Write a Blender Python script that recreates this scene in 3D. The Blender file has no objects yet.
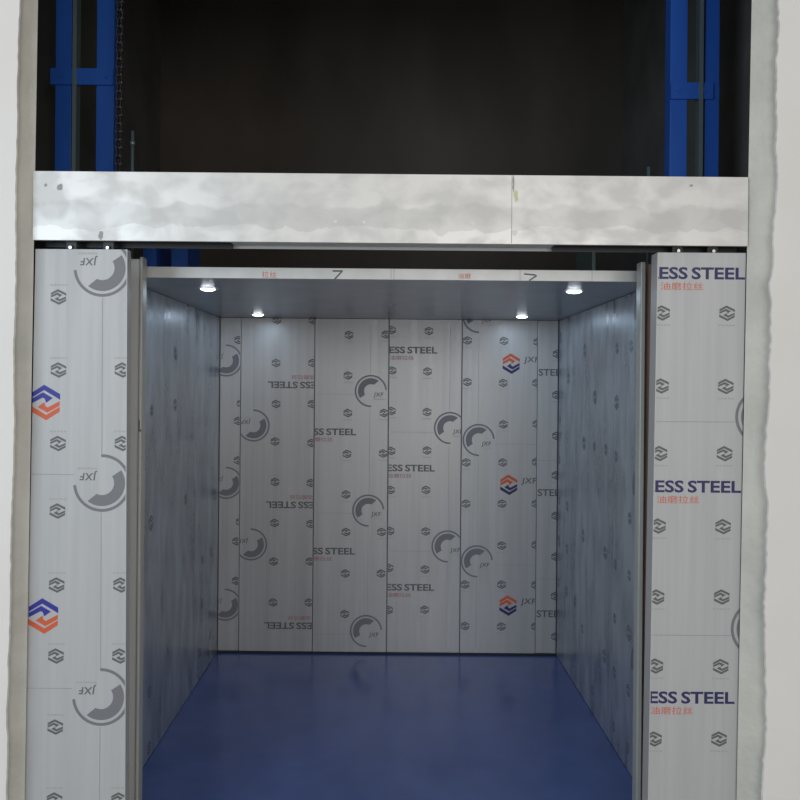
import bpy, bmesh, math, random
from mathutils import Vector
random.seed(7)
PI = math.pi
C = bpy.context.scene.collection
scene = bpy.context.scene

# ------------------------------------------------------------------ camera
F = 820.0                       # focal length in pixels of an 800 px frame
VPX, VPY = 389.0, 385.0         # where the line of sight straight into the car meets the frame
EYE = 1.686
ROLL = math.radians(0.5)
D_BACK, D_TRIM, D_LEAF, D_WALL = 5.14, 3.21, 2.88, 2.80
CAR_H = 2.10

cd = bpy.data.cameras.new('camera'); cam = bpy.data.objects.new('camera', cd); C.objects.link(cam)
cd.sensor_width = 36; cd.lens = 36 * F / 800
cd.shift_x = (400 - VPX) / 800; cd.shift_y = -(400 - VPY) / 800
cd.clip_start = 0.05; cd.clip_end = 60
cam.location = (0, 0, EYE); cam.rotation_euler = (PI / 2, -ROLL, 0)
scene.camera = cam

def at(x, y, d):
    """pixel of the photograph + distance in metres -> point in the building"""
    u, v = (x - VPX) / F * d, (VPY - y) / F * d
    c, s = math.cos(ROLL), math.sin(ROLL)
    return Vector((u * c - v * s, d, EYE + u * s + v * c))

# ------------------------------------------------------------------ light
scene.view_settings.view_transform = 'Standard'
scene.view_settings.look = 'None'
scene.view_settings.gamma = 1
scene.view_settings.use_curve_mapping = False
scene.view_settings.exposure = 0.0
W = bpy.data.worlds.new('world'); scene.world = W; W.use_nodes = True
bg = W.node_tree.nodes['Background']; bg.inputs[0].default_value = (1.0, 0.93, 0.84, 1); bg.inputs[1].default_value = 0.36

def area(name, loc, target, sx, sy, power, col):
    l = bpy.data.lights.new(name, 'AREA'); l.shape = 'RECTANGLE'; l.size = sx; l.size_y = sy
    l.energy = power; l.color = col
    o = bpy.data.objects.new(name, l); C.objects.link(o); o.location = loc
    o.rotation_euler = (Vector(target) - Vector(loc)).to_track_quat('-Z', 'Y').to_euler()
    return o
area('daylight_left', (-2.9, -1.6, 2.3), (-0.2, 3.2, 1.4), 2.2, 2.4, 84, (0.74, 0.88, 1.0))
area('daylight_behind', (1.5, -4.2, 2.2), (0.0, 3.0, 1.5), 3.0, 2.2, 104, (1.0, 0.975, 0.94))

# ------------------------------------------------------------------ materials
def mat(name, col, rough=.5, metal=0., spec=.5):
    m = bpy.data.materials.new(name); m.use_nodes = True
    b = m.node_tree.nodes['Principled BSDF']
    b.inputs['Base Color'].default_value = (*col, 1); b.inputs['Roughness'].default_value = rough
    b.inputs['Metallic'].default_value = metal; b.inputs['Specular IOR Level'].default_value = spec
    return m

def noisy(name, c1, c2, scale=(1, 1, 1), nscale=4, detail=5, rough=.5, metal=0., bump=0., lo=.35, hi=.65, r2=None, bscale=None, ndist=0, spec=.5):
    """two colours mixed by stretched noise in object space, optional bump and roughness variation"""
    m = mat(name, c1, rough, metal, spec); nt = m.node_tree; N = nt.nodes; L = nt.links
    b = N['Principled BSDF']
    tc = N.new('ShaderNodeTexCoord'); mp = N.new('ShaderNodeMapping'); mp.inputs['Scale'].default_value = scale
    L.new(tc.outputs['Object'], mp.inputs[0])
    n = N.new('ShaderNodeTexNoise'); n.inputs['Scale'].default_value = nscale; n.inputs['Detail'].default_value = detail
    n.inputs['Distortion'].default_value = ndist
    L.new(mp.outputs[0], n.inputs[0])
    r = N.new('ShaderNodeMapRange'); r.inputs[1].default_value = lo; r.inputs[2].default_value = hi
    L.new(n.outputs['Fac'], r.inputs[0])
    mx = N.new('ShaderNodeMix'); mx.data_type = 'RGBA'
    mx.inputs[6].default_value = (*c1, 1); mx.inputs[7].default_value = (*c2, 1)
    L.new(r.outputs[0], mx.inputs[0]); L.new(mx.outputs[2], b.inputs['Base Color'])
    if r2 is not None:
        q = N.new('ShaderNodeMapRange'); q.inputs[1].default_value = lo; q.inputs[2].default_value = hi
        q.inputs[3].default_value = rough; q.inputs[4].default_value = r2
        L.new(n.outputs['Fac'], q.inputs[0]); L.new(q.outputs[0], b.inputs['Roughness'])
    if bump:
        n2 = N.new('ShaderNodeTexNoise'); n2.inputs['Scale'].default_value = bscale or nscale * 6; n2.inputs['Detail'].default_value = 6
        L.new(mp.outputs[0], n2.inputs[0])
        bp = N.new('ShaderNodeBump'); bp.inputs['Strength'].default_value = bump; bp.inputs['Distance'].default_value = .01
        L.new(n2.outputs['Fac'], bp.inputs['Height']); L.new(bp.outputs[0], b.inputs['Normal'])
    return m

M = dict(
    film=noisy('film_front', (.515, .53, .545), (.56, .57, .58), (14, 14, .5), 2.5, 3, .55, .08, r2=.48),
    film_back=noisy('film_back_wall', (.48, .48, .48), (.56, .56, .56), (10, 10, .25), 2.2, 4, .40, .35, r2=.48, bump=.04, bscale=2),
    film_side=noisy('film_side_wall', (.31, .35, .40), (.57, .625, .69), (4, 4, 1.1), 2.4, 7, .26, .6, lo=.36, hi=.64, r2=.40, bump=.05, bscale=2.2, ndist=.4),  # mottled, blurry wall reflections are put into the two colours
    ceil=noisy('ceiling_steel', (.28, .31, .37), (.34, .37, .43), (2, 2, 2), 3, 3, .28, .7, bump=.05, bscale=5),
    edge=mat('folded_edge', (.55, .56, .56), .5, .1),
    steel=noisy('brushed_steel', (.50, .52, .50), (.60, .61, .59), (6, 6, .6), 3, 4, .42, .15),
    web=mat('web_film', (.84, .85, .86), .5),
    gap_brown=noisy('brown_gap_shade', (.36, .26, .20), (.46, .28, .215), (6, 6, 1), 3, 4, .65),  # brown stands in for the shaded gap beside the right post
    trim=noisy('trim_film', (.60, .62, .60), (.70, .70, .70), (3, 3, 3), 3, 3, .4, .2),
    concrete=noisy('raw_concrete', (.62, .625, .585), (.74, .74, .69), (1, 1, 1), 5, 8, .9, 0, bump=.5, bscale=30, spec=.2),
    paint=noisy('white_plaster', (.88, .86, .835), (.92, .91, .895), (1, 1, 1), 2, 4, .85, 0, bump=.08, bscale=20, spec=.2),
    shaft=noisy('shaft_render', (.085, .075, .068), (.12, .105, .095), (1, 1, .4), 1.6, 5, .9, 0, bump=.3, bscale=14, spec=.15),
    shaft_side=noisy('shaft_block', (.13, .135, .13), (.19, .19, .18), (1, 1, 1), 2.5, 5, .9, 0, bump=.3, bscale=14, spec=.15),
    blue=noisy('blue_paint', (.022, .12, .56), (.03, .15, .66), (1, 1, .3), 4, 4, .42, 0.),
    rail=noisy('rail_steel', (.20, .30, .34), (.30, .40, .43), (1, 1, .3), 5, 4, .4, .6),
    dark=mat('dark_gap', (.02, .02, .02), .6),
    black=mat('black_track_gap', (.012, .012, .014), .45),
    floor_blue=noisy('blue_floor', (.055, .105, .33), (.08, .135, .40), (1, 1, 1), 3, 4, .16, .0, bump=.03, bscale=5, r2=.26, spec=.7),
    landing=noisy('landing_floor', (.25, .245, .235), (.33, .32, .31), (1, 1, 1), 3, 6, .7, bump=.15, bscale=20),
    chain=mat('chain_steel', (.16, .15, .15), .4, .8),
    bolt=mat('zinc_bolt', (.75, .75, .74), .3, .7),
    ring=mat('lamp_ring', (.7, .72, .75), .3, .5),
    ink=mat('grey_ink', (.14, .145, .15), .5),
    ink_ring=mat('pale_grey_ink', (.21, .215, .235), .5),
    ink_line=mat('thin_line_ink', (.36, .375, .39), .5),
    ink_faint=mat('faint_ink', (.45, .46, .46), .5),
    ink_side=mat('dull_ink', (.23, .245, .275), .45, .3),
    navy=mat('navy_ink', (.030, .030, .13), .5),
    blueink=mat('blue_ink', (.035, .035, .36), .5),
    orange=mat('orange_ink', (.72, .13, .05), .5),
    red_back=mat('dull_red_ink', (.44, .15, .16), .5),
    red=mat('red_ink', (.70, .16, .10), .5),
)
lm = bpy.data.materials.new('lamp_glow'); lm.use_nodes = True
lb = lm.node_tree.nodes['Principled BSDF']; lb.inputs['Emission Color'].default_value = (.93, .97, 1, 1); lb.inputs['Emission Strength'].default_value = 9
M['lamp'] = lm

def header_material():
    m = noisy('header_steel', (.69, .685, .675), (.84, .83, .81), (2.2, 1, 3.0), 3.6, 9, .45, .2, lo=.40, hi=.60, ndist=.3, r2=.34)
    nt = m.node_tree; N = nt.nodes; L = nt.links; b = N['Principled BSDF']
    old = b.inputs['Base Color'].links[0].from_socket
    tc = N.new('ShaderNodeTexCoord'); sp = N.new('ShaderNodeSeparateXYZ'); L.new(tc.outputs['Object'], sp.inputs[0])
    n = N.new('ShaderNodeTexNoise'); n.inputs['Scale'].default_value = 9; n.inputs['Detail'].default_value = 6
    L.new(tc.outputs['Object'], n.inputs[0])
    # grey band where the film was peeled off: wavy edge along the length
    a = N.new('ShaderNodeMath'); a.operation = 'MULTIPLY_ADD'; a.inputs[1].default_value = .10
    L.new(n.outputs['Fac'], a.inputs[0]); L.new(sp.outputs['Z'], a.inputs[2])
    r = N.new('ShaderNodeMapRange'); r.inputs[1].default_value = .048 + .05; r.inputs[2].default_value = .052 + .05
    L.new(a.outputs[0], r.inputs[0])
    r2 = N.new('ShaderNodeMapRange'); r2.inputs[1].default_value = .134 + .05; r2.inputs[2].default_value = .120 + .05
    L.new(a.outputs[0], r2.inputs[0])
    mu = N.new('ShaderNodeMath'); mu.operation = 'MULTIPLY'; L.new(r.outputs[0], mu.inputs[0]); L.new(r2.outputs[0], mu.inputs[1])
    m3 = N.new('ShaderNodeMath'); m3.operation = 'MULTIPLY'; m3.inputs[1].default_value = .38; L.new(mu.outputs[0], m3.inputs[0])
    mx = N.new('ShaderNodeMix'); mx.data_type = 'RGBA'; L.new(m3.outputs[0], mx.inputs[0]); L.new(old, mx.inputs[6])
    mx.inputs[7].default_value = (.50, .50, .495, 1); L.new(mx.outputs[2], b.inputs['Base Color'])
    return m
M['header'] = header_material()

# ------------------------------------------------------------------ mesh helpers
def obj(name, bm, mats, parent=None, loc=None, bevel=0):
    me = bpy.data.meshes.new(name); bm.to_mesh(me); bm.free()
    if not isinstance(mats, (list, tuple)): mats = [mats]
    for m in mats: me.materials.append(M[m])
    o = bpy.data.objects.new(name, me); C.objects.link(o)
    if parent is not None: o.parent = parent
    if loc is not None: o.location = loc
    if bevel:
        bv = o.modifiers.new('bevel', 'BEVEL'); bv.width = bevel; bv.segments = 2; bv.limit_method = 'ANGLE'; bv.angle_limit = math.radians(40)
    return o

def box(bm, x0, x1, y0, y1, z0, z1, mi=0, off=(0, 0, 0)):
    ox, oy, oz = off
    vs = [bm.verts.new((x - ox, y - oy, z - oz)) for z in (z0, z1) for y in (y0, y1) for x in (x0, x1)]
    for f in ((0, 2, 3, 1), (4, 5, 7, 6), (0, 1, 5, 4), (2, 6, 7, 3), (0, 4, 6, 2), (1, 3, 7, 5)):
        fc = bm.faces.new([vs[i] for i in f]); fc.material_index = mi
    return vs

def lean_box(bm, bl, br, tl, tr, thick, mi=0, off=Vector((0, 0, 0))):
    """a board whose front face is the quad bl br tr tl (same depth) and that runs `thick` away from the viewer"""
    f = [Vector(p) - off for p in (bl, br, tr, tl)]
    a = [bm.verts.new(p) for p in f]; b = [bm.verts.new(p + Vector((0, thick, 0))) for p in f]
    fs = [a, list(reversed(b))]
    for i in range(4):
        j = (i + 1) % 4; fs.append([a[j], a[i], b[i], b[j]])
    for q in fs: bm.faces.new(q).material_index = mi

def cyl(bm, p0, p1, r, n=16, mi=0, r1=None):
    p0, p1 = Vector(p0), Vector(p1); ax = (p1 - p0).normalized()
    u = ax.orthogonal().normalized(); v = ax.cross(u); r1 = r if r1 is None else r1
    A = [bm.verts.new(p0 + (u * math.cos(2 * PI * i / n) + v * math.sin(2 * PI * i / n)) * r) for i in range(n)]
    B = [bm.verts.new(p1 + (u * math.cos(2 * PI * i / n) + v * math.sin(2 * PI * i / n)) * r1) for i in range(n)]
    for i in range(n):
        j = (i + 1) % n; f = bm.faces.new([A[i], A[j], B[j], B[i]]); f.material_index = mi; f.smooth = True
    bm.faces.new(list(reversed(A))).material_index = mi; bm.faces.new(B).material_index = mi

def prism(bm, prof, z0, z1, mi=0):
    """prof: (x, y) outline, extruded upwards"""
    a = [bm.verts.new((x, y, z0)) for x, y in prof]; b = [bm.verts.new((x, y, z1)) for x, y in prof]
    bm.faces.new(list(reversed(a))).material_index = mi; bm.faces.new(b).material_index = mi
    for i in range(len(prof)):
        j = (i + 1) % len(prof); bm.faces.new([a[i], a[j], b[j], b[i]]).material_index = mi

def thing(name, label, cat, loc, group=None):
    o = bpy.data.objects.new(name, None); C.objects.link(o); o.location = loc; o.empty_display_size = .1
    o['label'] = label; o['category'] = cat
    if group: o['group'] = group
    return o
def tag(o, label, cat, group=None):
    o['label'] = label; o['category'] = cat
    if group: o['group'] = group
    return o
def struct(name, bm, mats, bevel=0):
    o = obj(name, bm, mats, bevel=bevel); o['kind'] = 'structure'; return o

# ------------------------------------------------------------------ printed film artwork
_tx = {}
def text_polys(s, bold=.0, shear=0.):
    """outline of a string as 2D polygons, baseline at 0, capital height 1"""
    k = (s, bold, shear)
    if k in _tx: return _tx[k]
    cu = bpy.data.curves.new('t', 'FONT'); cu.body = s; cu.size = 1; cu.offset = bold; cu.shear = shear; cu.space_character = 1.12 if s == 'JXF' else 1.0; cu.space_word = .62; cu.resolution_u = 3
    o = bpy.data.objects.new('t', cu); C.objects.link(o)
    bpy.context.view_layer.update()
    dg = bpy.context.evaluated_depsgraph_get()
    me = bpy.data.meshes.new_from_object(o.evaluated_get(dg))
    polys = [[(me.vertices[i].co.x, me.vertices[i].co.y) for i in p.vertices] for p in me.polygons]
    bpy.data.objects.remove(o); bpy.data.meshes.remove(me); bpy.data.curves.remove(cu)
    xs = [p[0] for q in polys for p in q]; ys = [p[1] for q in polys for p in q]
    x0, y0, h = min(xs), min(ys), max(ys) - min(ys)
    polys = [[((x - x0) / h, (y - y0) / h) for x, y in q] for q in polys]
    _tx[k] = (polys, (max(xs) - x0) / h)
    return _tx[k]

INKS = ['ink_side', 'red_back', 'ink', 'ink_ring', 'ink_line', 'ink_faint', 'navy', 'blueink', 'orange', 'red']
class Print:
    """collects flat ink shapes in panel coordinates (s to the right, t up), each with an ink"""
    def __init__(self): self.items = []
    def poly(self, pts, ink): self.items.append((pts, INKS.index(ink)))
    def place(self, polys, cx, cy, sx, sy, up, ink):
        k = 1 if up else -1
        for q in polys: self.poly([(cx + k * x * sx, cy + k * y * sy) for x, y in q], ink)
    def text(self, s, right, base, cap, ref, refw, up=True, ink='navy', bold=.026, shear=0.):
        """right-aligned text; `ref` is the piece of it that is `refw` wide"""
        pl, w = text_polys(s, bold, shear); _, rw = text_polys(ref, bold, shear); k = refw / (rw * cap)
        self.place([[(x - w, y) for x, y in q] for q in pl], right, base, cap * k, cap, up, ink)
    def emblem(self, x, y, up=True, h=.028, inks=('ink', 'ink'), small=True):
        top = [[(-.80, .50), (-.06, .98), (.82, .47), (.82, .16), (-.06, .68), (-.80, .23)],
               [(-.80, .17), (-.12, .56), (.42, .25), (.05, -.02), (-.02, .20), (-.14, .27), (-.80, -.08)]]
        bot = [[(-a, -b) for a, b in q] for q in top]
        wx = h * (1.2 if small else 1.0)
        self.place(top, x, y, wx, h, up, inks[0]); self.place(bot, x, y, wx, h, up, inks[1])
        if small:                      # the tiny row of characters under it is too small to read: little dashes
            for i in range(5):
                a = -.030 + i * .0125
                self.place([[(a, -.045), (a + .009, -.045), (a + .009, -.040), (a, -.040)]], x, y, 1, 1, up, 'ink_faint')
    def arc(self, x, y, r0, r1, a0, a1, up, ink, n=40, skew=0):
        for i in range(n):
            p, q = math.radians(a0 + (a1 - a0) * i / n), math.radians(a0 + (a1 - a0) * (i + 1) / n)
            if skew:
                k0, k1 = math.radians(skew * (1 - i / n)), math.radians(skew * (1 - (i + 1) / n))
                self.place([[(r0 * math.cos(p), r0 * math.sin(p)), (r1 * math.cos(p - k0), r1 * math.sin(p - k0)),
                         (r1 * math.cos(q - k1), r1 * math.sin(q - k1)), (r0 * math.cos(q), r0 * math.sin(q))]], x, y, 1, 1, up, ink)
                continue
            self.place([[(r0 * math.cos(p), r0 * math.sin(p)), (r1 * math.cos(p), r1 * math.sin(p)),
                         (r1 * math.cos(q), r1 * math.sin(q)), (r0 * math.cos(q), r0 * math.sin(q))]], x, y, 1, 1, up, ink)
    def roundel(self, x, y, up=True, R=.101):
        self.arc(x, y, R * .90, R, 5, 272, up, 'ink_ring', 60)
        self.arc(x, y, R * .42, R * .80, 64, 214, up, 'ink_ring', 34, 12)
        pl, w = text_polys('JXF', .016, .12)
        self.place([[(a - w / 2, b - .5) for a, b in q] for q in pl], x + (.048 if up else -.048), y - (.026 if up else -.026), .034, .034, up, 'ink')
        for i in range(6):
            a = .018 + i * .012
            self.place([[(a, -.054), (a + .009, -.054), (a + .009, -.048), (a, -.048)]], x, y, 1, 1, up, 'ink_faint')
    def line(self, x0, y0, x1, y1, w=.0022, ink='ink_line'):
        d = Vector((x1 - x0, y1 - y0)).normalized() * w / 2; n = Vector((-d.y, d.x))
        self.poly([(x0 + n.x, y0 + n.y), (x1 + n.x, y1 + n.y), (x1 - n.x, y1 - n.y), (x0 - n.x, y0 - n.y)], ink)
    def into(self, bm, clip, mapf, base):
        """clip to the convex quad `clip` (counter-clockwise) and add to bm with material offset `base`"""
        t = bmesh.new()
        for pts, mi in self.items:
            try: f = t.faces.new([t.verts.new((p[0], p[1], 0)) for p in pts]); f.material_index = mi
            except ValueError: pass
        for i in range(len(clip)):
            a, b = Vector((*clip[i], 0)), Vector((*clip[(i + 1) % len(clip)], 0)); d = b - a
            bmesh.ops.bisect_plane(t, geom=t.verts[:] + t.edges[:] + t.faces[:], plane_co=a, plane_no=(d.y, -d.x, 0), clear_outer=True)
        idx = {v: bm.verts.new(mapf(v.co.x, v.co.y)) for v in t.verts}
        for f in t.faces:
            try: g = bm.faces.new([idx[v] for v in f.verts]); g.material_index = base + f.material_index
            except ValueError: pass
        t.free()

def xz(px, py, d):
    p = at(px, py, d); return p.x, p.z

CN = '\u6cb9\u78e8\u62c9\u4e1d'       # the red characters under STAINLESS STEEL

def steel_text(P, right, mid, up=True, ink='navy', big=True, redw=.150, redoff=None):
    """the line STAINLESS STEEL with the small red characters beneath (above when the sheet hangs upside down)"""
    cap = .043; k = 1 if up else -1
    P.text('STAINLESS STEEL', right, mid - k * cap / 2, cap, 'ESS STEEL', .302, up, ink)
    pl, w = text_polys(CN, .0)
    r = right - k * (.302 - .155)
    P.place([[(x - w, y) for x, y in q] for q in pl], r, mid - k * (.060 if big else .062), .150 / w, .028, up, 'red' if big else 'red_back')

# ================================================================== SETTING
# raw reveals of the opening with white plaster in front
def reveal(side):
    if side < 0: top, bot = at(37, 60, D_LEAF), at(28, 600, D_LEAF)
    else: top, bot = at(750.6, 60, D_LEAF), at(740.3, 600, D_LEAF)
    m = (top.x - bot.x) / (top.z - bot.z)
    xz_ = lambda z: bot.x + m * (z - bot.z)
    bm = bmesh.new(); rnd = random.Random(3 + side)
    far = side * 4.2; yb = D_LEAF; n = 90; H = 3.4
    rows = []
    for i in range(n + 1):
        z = -.02 + (H + .02) * i / n; x = xz_(z)
        w = rnd.uniform(-.003, .003)
        rows.append([bm.verts.new(p) for p in ((far, D_WALL, z), (x + side * (.090 + w), D_WALL, z), (x + side * .060 + w, D_WALL + .027, z), (x + side * .022 + w * .5, yb - .02, z), (x, yb, z), (far, yb, z))])
    for a, b in zip(rows[:-1], rows[1:]):
        for k in range(6):
            l = (k + 1) % 6
            bm.faces.new([a[k], a[l], b[l], b[k]])
    bm.faces.new(rows[0]); bm.faces.new(list(reversed(rows[-1])))
    # white coat, 6 mm thick, with a torn edge
    pr = []
    amp = 1 if side > 0 else .5; XP = 770.5 if side > 0 else 15.0
    e = abs(at(XP, 330, D_WALL).x) - abs(xz_(at(391, 330, D_WALL).z))
    wob = 0
    for i in range(221):
        z = 0.0 + 3.38 * i / 220
        wob = .7 * wob + rnd.uniform(-.003, .003); e2 = e + amp * (.006 * math.sin(z * 3.1) + .003 * math.sin(z * 11 + 1) + wob + rnd.uniform(-.0012, .0012))
        x = xz_(z) + side * max(.002, e2)
        pr.append([bm.verts.new(p) for p in ((far, D_WALL - .007, z), (x, D_WALL - .007, z), (x - side * .002, D_WALL + .001, z), (far, D_WALL + .001, z))])
    for a, b in zip(pr[:-1], pr[1:]):
        for k in range(4):
            l = (k + 1) % 4; bm.faces.new([a[k], a[l], b[l], b[k]]).material_index = 1
    bm.faces.new(pr[0]).material_index = 1; bm.faces.new(list(reversed(pr[-1]))).material_index = 1
    bmesh.ops.recalc_face_normals(bm, faces=bm.faces[:])
    return bm
struct('wall_left', reveal(-1), ['concrete', 'paint'])
struct('wall_right', reveal(1), ['concrete', 'paint'])

b = bmesh.new(); box(b, -4.2, 4.2, D_WALL, D_LEAF, 3.4, 4.6); struct('wall_front', b, ['paint'])
YB = 5.75; SX = 1.62; YS = D_LEAF + .001
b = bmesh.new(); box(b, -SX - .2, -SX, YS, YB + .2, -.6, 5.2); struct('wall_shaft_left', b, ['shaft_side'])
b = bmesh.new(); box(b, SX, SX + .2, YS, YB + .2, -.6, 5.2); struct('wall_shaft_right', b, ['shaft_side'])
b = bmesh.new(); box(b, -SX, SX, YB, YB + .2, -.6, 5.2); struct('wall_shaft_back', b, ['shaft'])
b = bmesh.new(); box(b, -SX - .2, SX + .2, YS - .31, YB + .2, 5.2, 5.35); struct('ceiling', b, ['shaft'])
b = bmesh.new(); box(b, -SX, SX, YS, YB, -.75, -.6); struct('floor_pit', b, ['shaft'])
b = bmesh.new(); box(b, -4.2, 4.2, D_WALL, YS, -.75, -.02); box(b, -4.2, 4.2, -5, D_WALL, -.15, 0)
struct('floor', b, ['landing'])

# ================================================================== ELEVATOR CAR
car = thing('elevator_car', 'film-wrapped stainless freight elevator car with blue floor, standing open behind the landing', 'elevator car', (0, 4.2, 0))
CO = Vector((0, 4.2, 0))
def carpart(name, bm, mats, bevel=0, label=None):
    for v in bm.verts: v.co -= CO
    o = obj(name, bm, mats, car, bevel=bevel)
    if label: o['label'] = label
    return o
ZC = CAR_H
XL, XR = at(218.5, 485, D_BACK).x, at(557.8, 485, D_BACK).x

# --- back wall, six sheets side by side
seams = [at(x, 485, D_BACK).x for x in (218.5, 239.6, 313.6, 387.8, 461.0, 536.8, 557.8)]
PR = [Print() for _ in range(6)]
bk = lambda x, y: xz(x, y, D_BACK)
def E(i, pts, up=True):
    for x, y in pts: PR[i].emblem(*bk(x, y), up)
def RO(i, pts, up=True):
    for x, y in pts: PR[i].roundel(*bk(x, y), up)
def TX(i, pts, up=True, ink='ink'):
    for x, y in pts: steel_text(PR[i], *bk(x, y), up, ink, False)
def VL(i, x, segs):
    for y0, y1 in segs: PR[i].line(*bk(x, y0), *bk(x - .01 * (y1 - y0), y1))
def HL(i, x0, x1, ys):
    for y in ys: PR[i].line(*bk(x0, y), *bk(x1, y + .01 * (x1 - x0)))
RO(0, [(226, 360.5), (226, 483), (225, 605)], False)
E(0, [(238.5, 340), (241, 403.5), (238, 460.5), (240, 522), (236, 581), (238, 421), (236.5, 541.5)], False)
RO(1, [(253.5, 425.5), (251, 544.5)], False)
E(1, [(277, 320), (276, 363), (276, 404), (275, 441.5), (275, 482), (274.5, 523), (273.5, 561.5), (273, 602.5),
      (313, 320), (312.6, 363), (312, 404), (311.6, 443), (311, 483), (310.7, 524), (310, 561.5), (309, 602.5)], False)
for y in (384.7, 504.7, 625.5): steel_text(PR[1], *bk(267.8 - (y - 384.7) * .0155, y), False, 'ink', False)
VL(1, 254, [(324, 408)]); VL(1, 252.5, [(443, 527)]); VL(1, 250.5, [(561, 648)])
RO(2, [(370.8, 391), (368.2, 510.6), (366, 631)])
E(2, [(349, 335), (386, 334.5), (348, 375.5), (347.8, 413), (384, 413), (347, 454), (383.2, 453.5), (346, 494.5), (346, 532),
      (381.5, 532), (345.3, 573.5), (381, 573.5), (344.7, 614)])
TX(2, [(356.2, 432), (355.2, 551.3)])
VL(2, 371, [(324, 373)]); VL(2, 370, [(409, 494)]); VL(2, 368, [(528, 613)]); HL(2, 316, 355, [394, 513, 634])
RO(3, [(450, 428), (447.5, 546.5)])
E(3, [(391.5, 330), (429, 331), (392, 370.5), (427.5, 371.5), (391.3, 411), (427, 412), (391, 451), (427, 450.5), (390.5, 490), (426, 490),
      (390, 531), (425.7, 531.5), (389, 568), (425, 569.5), (388.6, 610), (424.7, 609.8)])
TX(3, [(437.3, 350.3), (435, 468.3), (434.3, 587.6)])
VL(3, 450.5, [(324, 411)]); VL(3, 449, [(446, 530)]); VL(3, 447.2, [(564, 648)]); HL(3, 390, 434, [432]); HL(3, 390, 431, [551])
RO(4, [(478.8, 317), (478.6, 440), (476.8, 561.3)])
E(4, [(467.5, 340.5), (504, 341), (467.3, 382), (503.2, 383), (503.4, 424.3), (466.3, 462.5), (502.7, 462.5), (466, 503.7), (502, 503.7),
      (501.7, 545.6), (465, 584.5), (501.5, 584.6), (465, 626), (501.3, 626.5), (537.7, 342), (536.6, 383), (536.8, 424), (536.3, 462), (536, 503.7), (535.8, 545), (535.6, 585), (535.5, 626.5)])
for y, x in ((363.7, 511.2), (484.8, 508.8), (605.5, 508)):
    PR[4].emblem(*bk(x, y), True, .066, ('orange', 'navy'), False)
    X, Z = bk(x + 12.3, y + .3); pl, w = text_polys('JXF', .02, .12)
    PR[4].place(pl, X, Z, .098 / w, .046, True, 'ink')
VL(4, 479, [(337, 423)]); VL(4, 478.3, [(458, 544)]); VL(4, 476.5, [(579, 648)]); HL(4, 495, 536, [444, 565])
E(5, [(557.3, 354), (556.7, 395), (556.6, 436), (556.2, 475.5), (556, 516), (555.8, 557), (555.3, 596.5), (555.6, 637)])
for x, y in ((538.8, 372.3), (537.8, 492.7), (536.8, 614)):
    X, Z = bk(x, y); pl, w = text_polys('STEEL', .02, 0)
    PR[5].place(pl, X, Z - .022, .172 / w, .044, True, 'ink')
HL(5, 538, 558, [460.5, 579.5])
for i in range(6):
    x0, x1 = seams[i] + .0012, seams[i + 1] - .0012
    yf = D_BACK + (.006 if i in (0, 5) else .0) + .0015 * (i % 2)
    bm = bmesh.new(); z0, z1 = .012, ZC - .002
    # folded tray: face with returns at both edges
    r = .004
    prof = [(x0, yf + .028), (x0, yf + r), (x0 + r * .3, yf + r * .3), (x0 + r, yf), (x1 - r, yf), (x1 - r * .3, yf + r * .3), (x1, yf + r), (x1, yf + .028)]
    prism(bm, prof, z0, z1)
    mp = (lambda yy: (lambda s, t: Vector((s, yy, t))))(yf - .0006)
    PR[i].into(bm, [(x0 + .003, z0), (x1 - .003, z0), (x1 - .003, z1), (x0 + .003, z1)], mp, 1)
    carpart('back_panel', bm, ['film_back'] + INKS)
bm = bmesh.new(); box(bm, XL - .03, XR + .03, D_BACK + .036, D_BACK + .05, 0, ZC + .02); carpart('rear_shell', bm, ['rail'])
bm = bmesh.new(); box(bm, XL + .002, XR - .002, D_BACK - .008, D_BACK + .0, .002, .0115); carpart('floor_gap_strip', bm, ['dark'])  # dark strip standing in for the shaded gap below the back panels

# --- side walls: three sheets each
YF = 3.25
def side_panel(side, y0, y1, prints):
    x = XL if side < 0 else XR
    bm = bmesh.new(); g = .0025
    box(bm, min(x, x + side * .026), max(x, x + side * .026), y0 + g, y1 - g, .004, ZC - .002)
    # artwork coordinates: s runs to the right as seen from inside the car
    k = -side
    mp = lambda s, t: Vector((x - side * .0006, -s if side > 0 else s, t))
    lo, hi = (y0 + g, y1 - g) if side < 0 else (-(y1 - g), -(y0 + g))
    prints.into(bm, [(lo, .004), (hi, .004), (hi, ZC - .002), (lo, ZC - .002)], mp, 1)
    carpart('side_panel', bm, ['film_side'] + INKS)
ys = [YF, 3.88, 4.51, D_BACK - .001]
for side in (-1, 1):
    for j in range(3):
        P = Print(); y0, y1 = ys[j], ys[j + 1]; up = side > 0
        off = (.10, .37, .22)[j] + (.2 if side < 0 else 0)
        for kz in range(-1, 4):
            zb = off + kz * .757
            for q in ((.13, .355, .58) if side > 0 else (.2, .43)):
                s = (y0 + q) if side < 0 else -(y0 + q)
                for dz in (0, .252, .505):
                    if random.random() < (.62 if side > 0 else .2): P.emblem(s, zb + dz, up, .028 * random.uniform(.9, 1.5), ('ink_side', 'ink_side'), False)
            s = (y0 + .24) if side < 0 else -(y0 + .24)
            if side > 0 and j == 0: P.arc(s, zb + .40, .040, .08, 64, 214, up, 'ink_side', 30, 12)
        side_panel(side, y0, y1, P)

# --- ceiling, trim, floor
bm = bmesh.new(); box(bm, XL - .026, XR + .026, D_TRIM + .004, D_BACK + .05, ZC, ZC + .03); carpart('ceiling_panel', bm, ['ceil'], bevel=.002)
bm = bmesh.new(); box(bm, XL - .026, XR + .026, YF - .03, D_BACK + .05, -.06, .0)
carpart('floor_plate', bm, ['floor_blue'], label='glossy blue floor plate')
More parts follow.
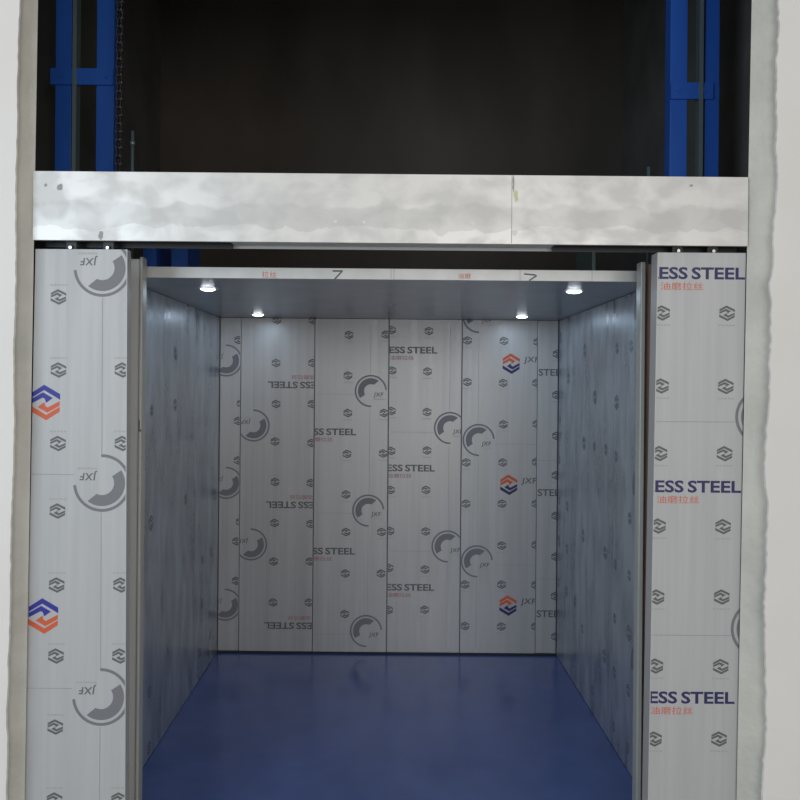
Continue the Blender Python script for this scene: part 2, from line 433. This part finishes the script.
# trim with scraps of print
P = Print()
tz0, tz1 = ZC - .001, ZC + .041
X, Z = xz(262, 274.5, D_TRIM); pl, w = text_polys('\u62c9\u4e1d', 0); P.place([[(a, b_ - .5) for a, b_ in q] for q in pl], X, Z, .056 / w, .026, True, 'red')
X, Z = xz(330, 276, D_TRIM); pl, w = text_polys('N', .0); P.place([[(b_, -a + w / 2) for a, b_ in q] for q in pl], X + .01, Z, .04, .05, True, 'ink')
X, Z = xz(458, 276, D_TRIM); pl, w = text_polys('\u6cb9\u78e8', 0); P.place([[(a, b_ - .5) for a, b_ in q] for q in pl], X, Z, .05 / w, .022, True, 'red')
X, Z = xz(524, 278, D_TRIM); P.line(X, Z + .016, X + .045, Z + .012, .006, 'ink'); P.line(X + .02, Z - .01, X + .05, Z + .01, .006, 'ink')
for x in (391, 394, 520, 592): P.line(*xz(x, 266, D_TRIM), *xz(x, 282, D_TRIM), .002)
bm = bmesh.new(); box(bm, XL - .03, XR + .03, D_TRIM, D_TRIM + .02, tz0, tz1)
P.into(bm, [(XL, tz0), (XR, tz0), (XR, tz1), (XL, tz1)], lambda s, t: Vector((s, D_TRIM - .0006, t)), 1)
carpart('ceiling_trim', bm, ['trim'] + INKS, label='pale edge trim with scraps of print')

# --- door posts: a flange facing the landing in front of a set-back web
def post(side, px_in, px_step, px_out, name_web, web_mat, web_label):
    df, dw = 3.12, 3.145
    xi, xs, xo = at(px_in, 430, df).x, at(px_step, 430, df).x, at(px_out, 430, dw).x
    lean = at(px_in, 200, df).x - at(px_in, 430, df).x
    ztop = at(px_in, 257 if side < 0 else 262, df).z
    s_, t = side, .004
    bm = bmesh.new()
    prof = [(xi, 3.172), (xi, df + .004), (xi + s_ * .002, df + .001), (xi + s_ * .004, df), (xs - s_ * .003, df), (xs, df + .003), (xs, dw), (xs - s_ * t, dw), (xs - s_ * t, df + t + .002), (xi + s_ * t, df + t + .004), (xi + s_ * t, 3.172)]
    prism(bm, prof, -.02, ztop); bmesh.ops.recalc_face_normals(bm, faces=bm.faces[:])
    mats = ['steel']
    if side < 0:
        P = Print(); X, Z = xz(138.6, 431.5, df); pl, w = text_polys('L', .02); P.place(pl, X, Z, .024, .044, True, 'ink')
        P.into(bm, [(X - .01, Z - .1), (xi, Z - .1), (xi, Z + .1), (X - .01, Z + .1)], lambda a_, t_: Vector((a_, df - .0008, t_)), 1); mats += INKS
    p = carpart('door_post', bm, mats)
    bm = bmesh.new(); x0, x1 = sorted((xs, xo)); box(bm, x0 + (0 if side > 0 else 0), x1, dw + .001, dw + .014, -.02, ztop - .004)
    for v in bm.verts: v.co -= CO
    o = obj(name_web, bm, [web_mat], p); o['label'] = web_label
post(-1, 141.3, 138.0, 112, 'post_web', 'web', 'grey set-back web of the left post')
post(1, 639.5, 644.6, 676, 'post_web', 'gap_brown', 'brown web of the right post, coloured as the shaded gap')
# roof: blue cross channel pieces above the left end, seen through the slot under the header
for x0, x1 in ((146, 159), (174, 190)):
    a, c = at(x0, 262, 3.7).x, at(x1, 262, 3.7).x
    bm = bmesh.new(); box(bm, a, c, 3.66, 3.9, ZC + .03, ZC + .23); box(bm, a - .0, c, 3.655, 3.66, ZC + .03, ZC + .24)
    carpart('roof_bracket', bm, ['blue'], bevel=.003, label='blue steel bracket on the car roof')
a, c = at(592, 262, 3.6).x, at(622, 262, 3.6).x
bm = bmesh.new(); box(bm, a, a + .015, 3.6, 3.9, ZC + .03, ZC + .26); carpart('roof_rib', bm, ['rail'])
bm = bmesh.new(); box(bm, -1.0, 1.0, 4.6, 4.64, ZC + .03, ZC + .09)
carpart('roof_rib', bm, ['rail'])

# --- downlights
def downlight(px, py, label):
    k = (ZC - EYE)
    # depth from the ceiling plane
    d = 3.0
    for _ in range(30):
        z = at(px, py, d).z; d *= (ZC - EYE) / (z - EYE)
    p = at(px, py, d)
    t = thing('downlight', label, 'ceiling light', (p.x, p.y, ZC), 'round downlights in the car ceiling')
    bm = bmesh.new(); n = 32
    prof = [(.030, -.0015), (.034, -.005), (.042, -.005), (.046, -.001)]
    rings = [[bm.verts.new((r * math.cos(2 * PI * i / n), r * math.sin(2 * PI * i / n), z)) for i in range(n)] for r, z in prof]
    for A, B in zip(rings[:-1], rings[1:]):
        for i in range(n):
            j = (i + 1) % n; f = bm.faces.new([A[i], B[i], B[j], A[j]]); f.smooth = True
    bmesh.ops.recalc_face_normals(bm, faces=bm.faces[:])
    obj('lamp_ring', bm, 'ring', t)
    bm = bmesh.new(); prev = None
    for r, z in ((.033, -.003), (.030, -.0075), (.022, -.011), (.010, -.013)):
        ring = [bm.verts.new((r * math.cos(2 * PI * i / n), r * math.sin(2 * PI * i / n), z)) for i in range(n)]
        if prev:
            for i in range(n): bm.faces.new([prev[i], ring[i], ring[(i + 1) % n], prev[(i + 1) % n]])
        prev = ring
    bm.faces.new(prev); bmesh.ops.recalc_face_normals(bm, faces=bm.faces[:])
    obj('lamp_lens', bm, 'lamp', t)
    l = bpy.data.lights.new('downlight_beam', 'AREA'); l.shape = 'DISK'; l.size = .06; l.energy = .65; l.color = (.62, .80, 1.0)
    o = bpy.data.objects.new('downlight_beam', l); C.objects.link(o); o.parent = t; o.location = (0, 0, -.016)
downlight(208, 288, 'round white downlight at the front left of the car ceiling')
downlight(258, 314, 'round white downlight at the back left of the car ceiling')
downlight(574, 290.5, 'round white downlight at the front right of the car ceiling')
downlight(522, 316, 'round white downlight at the back right of the car ceiling')

bm = bmesh.new(); q = at(391, 304.5, 4.2); q = at(391, 304.5, 4.2 * (ZC - EYE) / (q.z - EYE)); cyl(bm, (q.x, q.y, ZC - .004), (q.x, q.y, ZC), .018, 20, 0, .022)
carpart('pale_ceiling_spot', bm, ['edge'])  # pale disc added in place of a faint light spot on the ceiling

# ================================================================== HEADER ABOVE THE OPENING
hz0 = at(391, 243.5, D_LEAF).z; hz1 = at(391, 175, D_LEAF).z
hxl, hxr = at(34.5, 210, D_LEAF).x, at(746.5, 210, D_LEAF).x
HO = Vector((0, D_LEAF, hz0))
hd = thing('door_header', 'long pale stainless steel header beam with smudges spanning the opening above the door panels', 'header beam', HO)
def hpart(name, bm, mats, bevel=0, label=None):
    for v in bm.verts: v.co -= HO
    o = obj(name, bm, mats, hd, bevel=bevel)
    if label: o['label'] = label
    return o
bm = bmesh.new()
box(bm, hxl, hxr, D_LEAF - .012, D_LEAF - .008, hz0, hz1)             # front sheet
box(bm, hxl, hxr, D_LEAF - .008, D_LEAF + .10, hz1 - .004, hz1)        # top return
box(bm, hxl, hxr, D_LEAF - .008, D_LEAF + .004, hz0, hz0 + .004)       # bottom fold
fascia_bm = bm
xa, xb = at(232, 247, D_LEAF + .05).x, at(553, 247, D_LEAF + .05).x
bm = bmesh.new(); box(bm, xa, xb, D_LEAF + .006, D_LEAF + .098, hz0 + .004, hz0 + .01); hpart('soffit_plate', bm, ['steel'])
bm = bmesh.new(); box(bm, at(148, 250, D_LEAF + .1).x, at(648, 250, D_LEAF + .1).x, D_LEAF + .10, D_LEAF + .106, hz0 - .006, hz0 + .07); hpart('track_lip', bm, ['edge'])
bm = bmesh.new(); box(bm, hxl + .01, hxr - .01, D_LEAF + .02, D_LEAF + .094, hz0 + .045, hz0 + .055); box(bm, hxl + .01, hxr - .01, D_LEAF + .09, D_LEAF + .097, hz0 + .02, hz0 + .15)
hpart('door_track', bm, ['black'])
for p0, p1 in ((at(37, 247, D_LEAF).x, xa), (xb, at(746, 247, D_LEAF).x)):  # black boards added to paint the dark hollows under the header ends
    bm = bmesh.new(); box(bm, p0, p1, D_LEAF + .03 + .04, D_LEAF + .03 + .046, hz0 - .012, hz0 + .055); hpart('slot_shade_board', bm, ['black'])
# marks on the fascia: thin patches of residue and tape, plus painted white shine
P = Print()
FX = lambda x, y: xz(x, y, D_LEAF)
M['residue'] = mat('white_residue_shine', (.86, .86, .84), .6); M['tape'] = mat('yellow_tape', (.70, .70, .42), .5); M['smear'] = mat('grey_smear', (.40, .40, .41), .6)
INKS2 = ['residue', 'tape', 'smear']
def blob(px, py, rx, ry, mi, seed, n=14):
    r = random.Random(seed); pts = []
    for i in range(n):
        a = 2 * PI * i / n; k = r.uniform(.55, 1.1)
        pts.append(FX(px + rx * k * math.cos(a), py + ry * k * math.sin(a)))
    P.items.append((list(reversed(pts)), mi))
for a in ((61, 188, 3.5, 4, 2), (102, 236, 3, 5, 2), (47, 186, 2, 2, 2), (472, 224, 3.2, 3.2, 0), (514, 233, 3.6, 4, 0),
          (515.5, 196, 2.4, 8, 1), (690, 186.5, 2, 1.6, 2), (513, 185, 1.2, 9, 2), (336, 222, 2, 2, 0), (364, 223, 2, 2, 0)):
    blob(*a, seed=int(a[0]))
P.line(*FX(511.5, 176), *FX(511, 244), .002); 
P.items = [(p, mi if mi < 3 else 2) for p, mi in P.items]
P.items[-1] = (P.items[-1][0], 2)
bm = fascia_bm; P.into(bm, [(hxl, hz0), (hxr, hz0), (hxr, hz1), (hxl, hz1)], lambda s, t: Vector((s, D_LEAF - .0126, t)), 1)
hpart('fascia', bm, ['header'] + INKS2)

# ================================================================== SLIDING DOOR PANELS
def leaf(side, label):
    fx = lambda x, y: at(x, y, D_LEAF + .008)
    if side < 0:
        tl, tr = fx(35.5, 249), fx(126.5, 249.5); bl, br = fx(23, 870), fx(124.0, 872)
        d = .037
    else:
        tl, tr = fx(658.5, 252.5), fx(746, 253); bl, br = fx(647.5, 878), fx(735, 880)
        d = .062
    off = Vector(((bl.x + br.x) / 2, D_LEAF + .01, 0))
    t = thing('door_panel', label, 'door panel', off, 'film-wrapped sliding door panels')
    bl.z = br.z = .012
    P = Print()
    F2 = lambda x, y: xz(x, y, D_LEAF + .008)
    if side < 0:
        for x, y in ((58.5, 297), (58.5, 370), (58, 443.5), (57.5, 511), (56.7, 585), (56, 656), (55.3, 727), (54.5, 800), (122.5, 370), (122.5, 443.5), (121, 585), (120, 656), (119, 800)):
            P.emblem(*F2(x, y), False)
        for x, y in ((102.5, 268), (102, 483), (101, 697)): P.roundel(*F2(x, y), False, .1015)
        for x, y in ((45.2, 402.5), (43.3, 616), (41.5, 829)): P.emblem(*F2(x, y), False, .064, ('orange', 'blueink'), False)
        P.line(*F2(102.5, 298), *F2(101.8, 454)); P.line(*F2(101.2, 512), *F2(100.5, 668)); P.line(*F2(100, 727), *F2(99, 870))
        P.line(*F2(20, 474), *F2(74, 474.6)); P.line(*F2(20, 688), *F2(72, 688.6))
    else:
        for x, y in ((662, 313), (727, 313.3), (661, 386), (725.7, 386.5), (659.5, 453.5), (724.5, 453.7), (658, 526), (723, 526.6), (656.5, 597), (721.7, 597),
                     (655.3, 666), (720.7, 666.5), (654, 739), (719, 739), (652, 810), (718, 810)):
            P.emblem(*F2(x, y), True)
        for x, y in ((764, 417), (759.5, 629), (755, 841)): P.roundel(*F2(x, y), True, .1015)
        for x, y in ((745, 273.7), (741, 487), (734.5, 698)): steel_text(P, *F2(x, y), True, 'navy')
        P.line(*F2(650, 421.6), *F2(735.5, 422)); P.line(*F2(645, 635), *F2(731, 635.6)); P.line(*F2(645, 848), *F2(727, 848))
    bm = bmesh.new()
    lean_box(bm, bl, br, tl, tr, d)
    quad = [(bl.x, bl.z), (br.x, br.z), (tr.x, tr.z), (tl.x, tl.z)]
    P.into(bm, quad, lambda s, z: Vector((s, D_LEAF + .0074, z)), 1)
    for v in bm.verts: v.co -= off
    obj('leaf', bm, ['film'] + INKS, t)
    # bare folded edge on the closing side
    bm = bmesh.new()
    if side < 0: lean_box(bm, br + Vector((.0, 0, 0)), br + Vector((.003, 0, 0)), tr, tr + Vector((.003, 0, 0)), d + .004)
    else: lean_box(bm, bl - Vector((.003, 0, 0)), bl, tl - Vector((.003, 0, 0)), tl, d + .004)
    for v in bm.verts: v.co -= off
    obj('edge_strip', bm, ['edge'], t)
    # hangers: a short plate and a bolt reaching up into the track
    for px in ((72, 109) if side < 0 else (677, 712)):
        X = at(px, 249, D_LEAF + .02).x; zt = tl.z
        bm = bmesh.new(); box(bm, X - .018, X + .018, D_LEAF + .014, D_LEAF + .020, zt - .002, zt + .03)
        cyl(bm, (X, D_LEAF + .006, zt + .008), (X, D_LEAF + .016, zt + .008), .007, 12)
        for v in bm.verts: v.co -= off
        h = obj('hanger', bm, ['black'], t)
        bm = bmesh.new(); cyl(bm, (X, D_LEAF + .002, zt + .006), (X, D_LEAF + .014, zt + .006), .006, 6)
        for v in bm.verts: v.co -= off
        obj('hanger_bolt', bm, ['bolt'], h)
leaf(-1, 'pale sliding door panel left of the car mouth, with blue-over-orange emblems printed on its film')
leaf(1, 'pale sliding door panel right of the car mouth, with STEEL lettering printed on its film')

# landing sill
bm = bmesh.new()
for y0 in (2.80, 2.862, 2.925): box(bm, -1.25, 1.22, y0, y0 + .045, -.016, .006)
box(bm, -1.25, 1.22, 2.80, 2.97, -.0195, -.012)
tag(obj('door_sill', bm, ['steel'], bevel=.001), 'grooved steel sill under the sliding door panels', 'sill')

# ================================================================== SHAFT STEELWORK
def channel(bm, x0, x1, y0, y1, z0, z1, t=.006):
    """vertical C-channel with its web towards the landing"""
    prof = [(x0, y0), (x1, y0), (x1, y1), (x1 - t, y1), (x1 - t, y0 + t), (x0 + t, y0 + t), (x0 + t, y1), (x0, y1)]
    prism(bm, prof, z0, z1)
def guide_frame(side, inner, outer, rungy, label):
    d = 3.6; base = Vector((side * 1.33, d, -.6))
    t = thing('guide_frame', label, 'steel frame', base, 'blue guide frames beside the car')
    z1 = 5.0
    allx = []
    for a, c in (inner, outer):
        xa, xb = sorted((at(a, 120, d).x, at(c, 120, d).x)); allx.append((xa, xb))
        bm = bmesh.new(); channel(bm, xa, xb, d, d + .07, -.6, z1)
        for v in bm.verts: v.co -= base
        obj('upright', bm, ['blue'], t, bevel=.002)
    lo = min(x[0] for x in allx); hi = max(x[1] for x in allx)
    zr = at(391, rungy, d).z
    for k in (-2, -1, 0, 1):
        z = zr + k * 1.15
        bm = bmesh.new(); box(bm, lo - (.018 if side < 0 else 0), hi + (0 if side < 0 else -.03), d - .012, d - .001, z - .036, z + .036); box(bm, lo, hi, d - .001, d + .0, z - .03, z + .03)
        for v in bm.verts: v.co -= base
        obj('rung', bm, ['blue'], t, bevel=.002)
        for xx in (lo + .03, hi - (.03 if side < 0 else .07)):
            bm = bmesh.new(); cyl(bm, (xx, d - .018, z), (xx, d - .012, z), .009, 6)
            for v in bm.verts: v.co -= base
            obj('bolt', bm, ['blue'], t)
    # guide rail: T section between the uprights, on the side of the outer one
    px = (71, 75) if side < 0 else (700, 704)
    xa, xb = sorted((at(px[0], 120, d - .03).x, at(px[1], 120, d - .03).x))
    bm = bmesh.new(); prism(bm, [(xa, d - .02), (xb, d - .02), (xb, d - .012), ((xa + xb) / 2 + .004, d - .012), ((xa + xb) / 2 + .004, d + .04), ((xa + xb) / 2 - .004, d + .04), ((xa + xb) / 2 - .004, d - .012), (xa, d - .012)], -.6, z1)
    for v in bm.verts: v.co -= base
    obj('guide_rail', bm, ['rail'], t)
guide_frame(-1, (96, 113.5), (55, 71), 80, 'blue steel ladder-like guide frame left of the dark shaft, brighter of the two')
guide_frame(1, (670, 687), (705, 719), 89, 'blue steel ladder-like guide frame right of the dark shaft, darker of the two')

def chain(px, d, label):
    X = at(px, 120, d).x; base = Vector((X, d, -.6)); bm = bmesh.new(); z = -.6; i = 0; p = .034
    while z < 5.0:
        w = .007 if i % 2 else .011
        for sx in (-1, 1):
            x = X + sx * w
            prof = [(d - .011, z + .004), (d - .013, z + .014), (d - .008, z + .024), (d - .013, z + .034), (d - .011, z + .044), (d + .011, z + .044), (d + .013, z + .034), (d + .008, z + .024), (d + .013, z + .014), (d + .011, z + .004)]
            a = [bm.verts.new((x - .0015, y, zz)) for y, zz in prof]; c = [bm.verts.new((x + .0015, y, zz)) for y, zz in prof]
            bm.faces.new(a); bm.faces.new(list(reversed(c)))
            for k in range(10):
                l = (k + 1) % 10; bm.faces.new([a[k], c[k], c[l], a[l]])
        cyl(bm, (X - .014, d, z + .01), (X + .014, d, z + .01), .005, 6)
        z += p; i += 1
    for v in bm.verts: v.co -= base
    bmesh.ops.recalc_face_normals(bm, faces=bm.faces[:])
    o = obj('lifting_chain', bm, ['chain'], loc=base); tag(o, label, 'chain')
chain(119.5, 3.45, 'dark steel lifting chain hanging beside the left blue guide frame')
def rod(px, d, py, label):
    X = at(px, 160, d).x; H = at(px, py, d).z - ZC - .03
    bm = bmesh.new(); cyl(bm, (0, 0, 0), (0, 0, H), .007, 12)
    cyl(bm, (0, 0, 0), (0, 0, .03), .014, 6); cyl(bm, (0, 0, H - .06), (0, 0, H - .045), .012, 6)
    o = obj('tie_rod', bm, ['rail'], loc=(X, d, ZC + .034)); tag(o, label, 'rod', 'thin tie rods above the car')
rod(132.5, 3.5, 132, 'thin grey tie rod rising above the left end of the header')
rod(648.5, 3.5, 168, 'thin grey tie rod rising above the right end of the header')
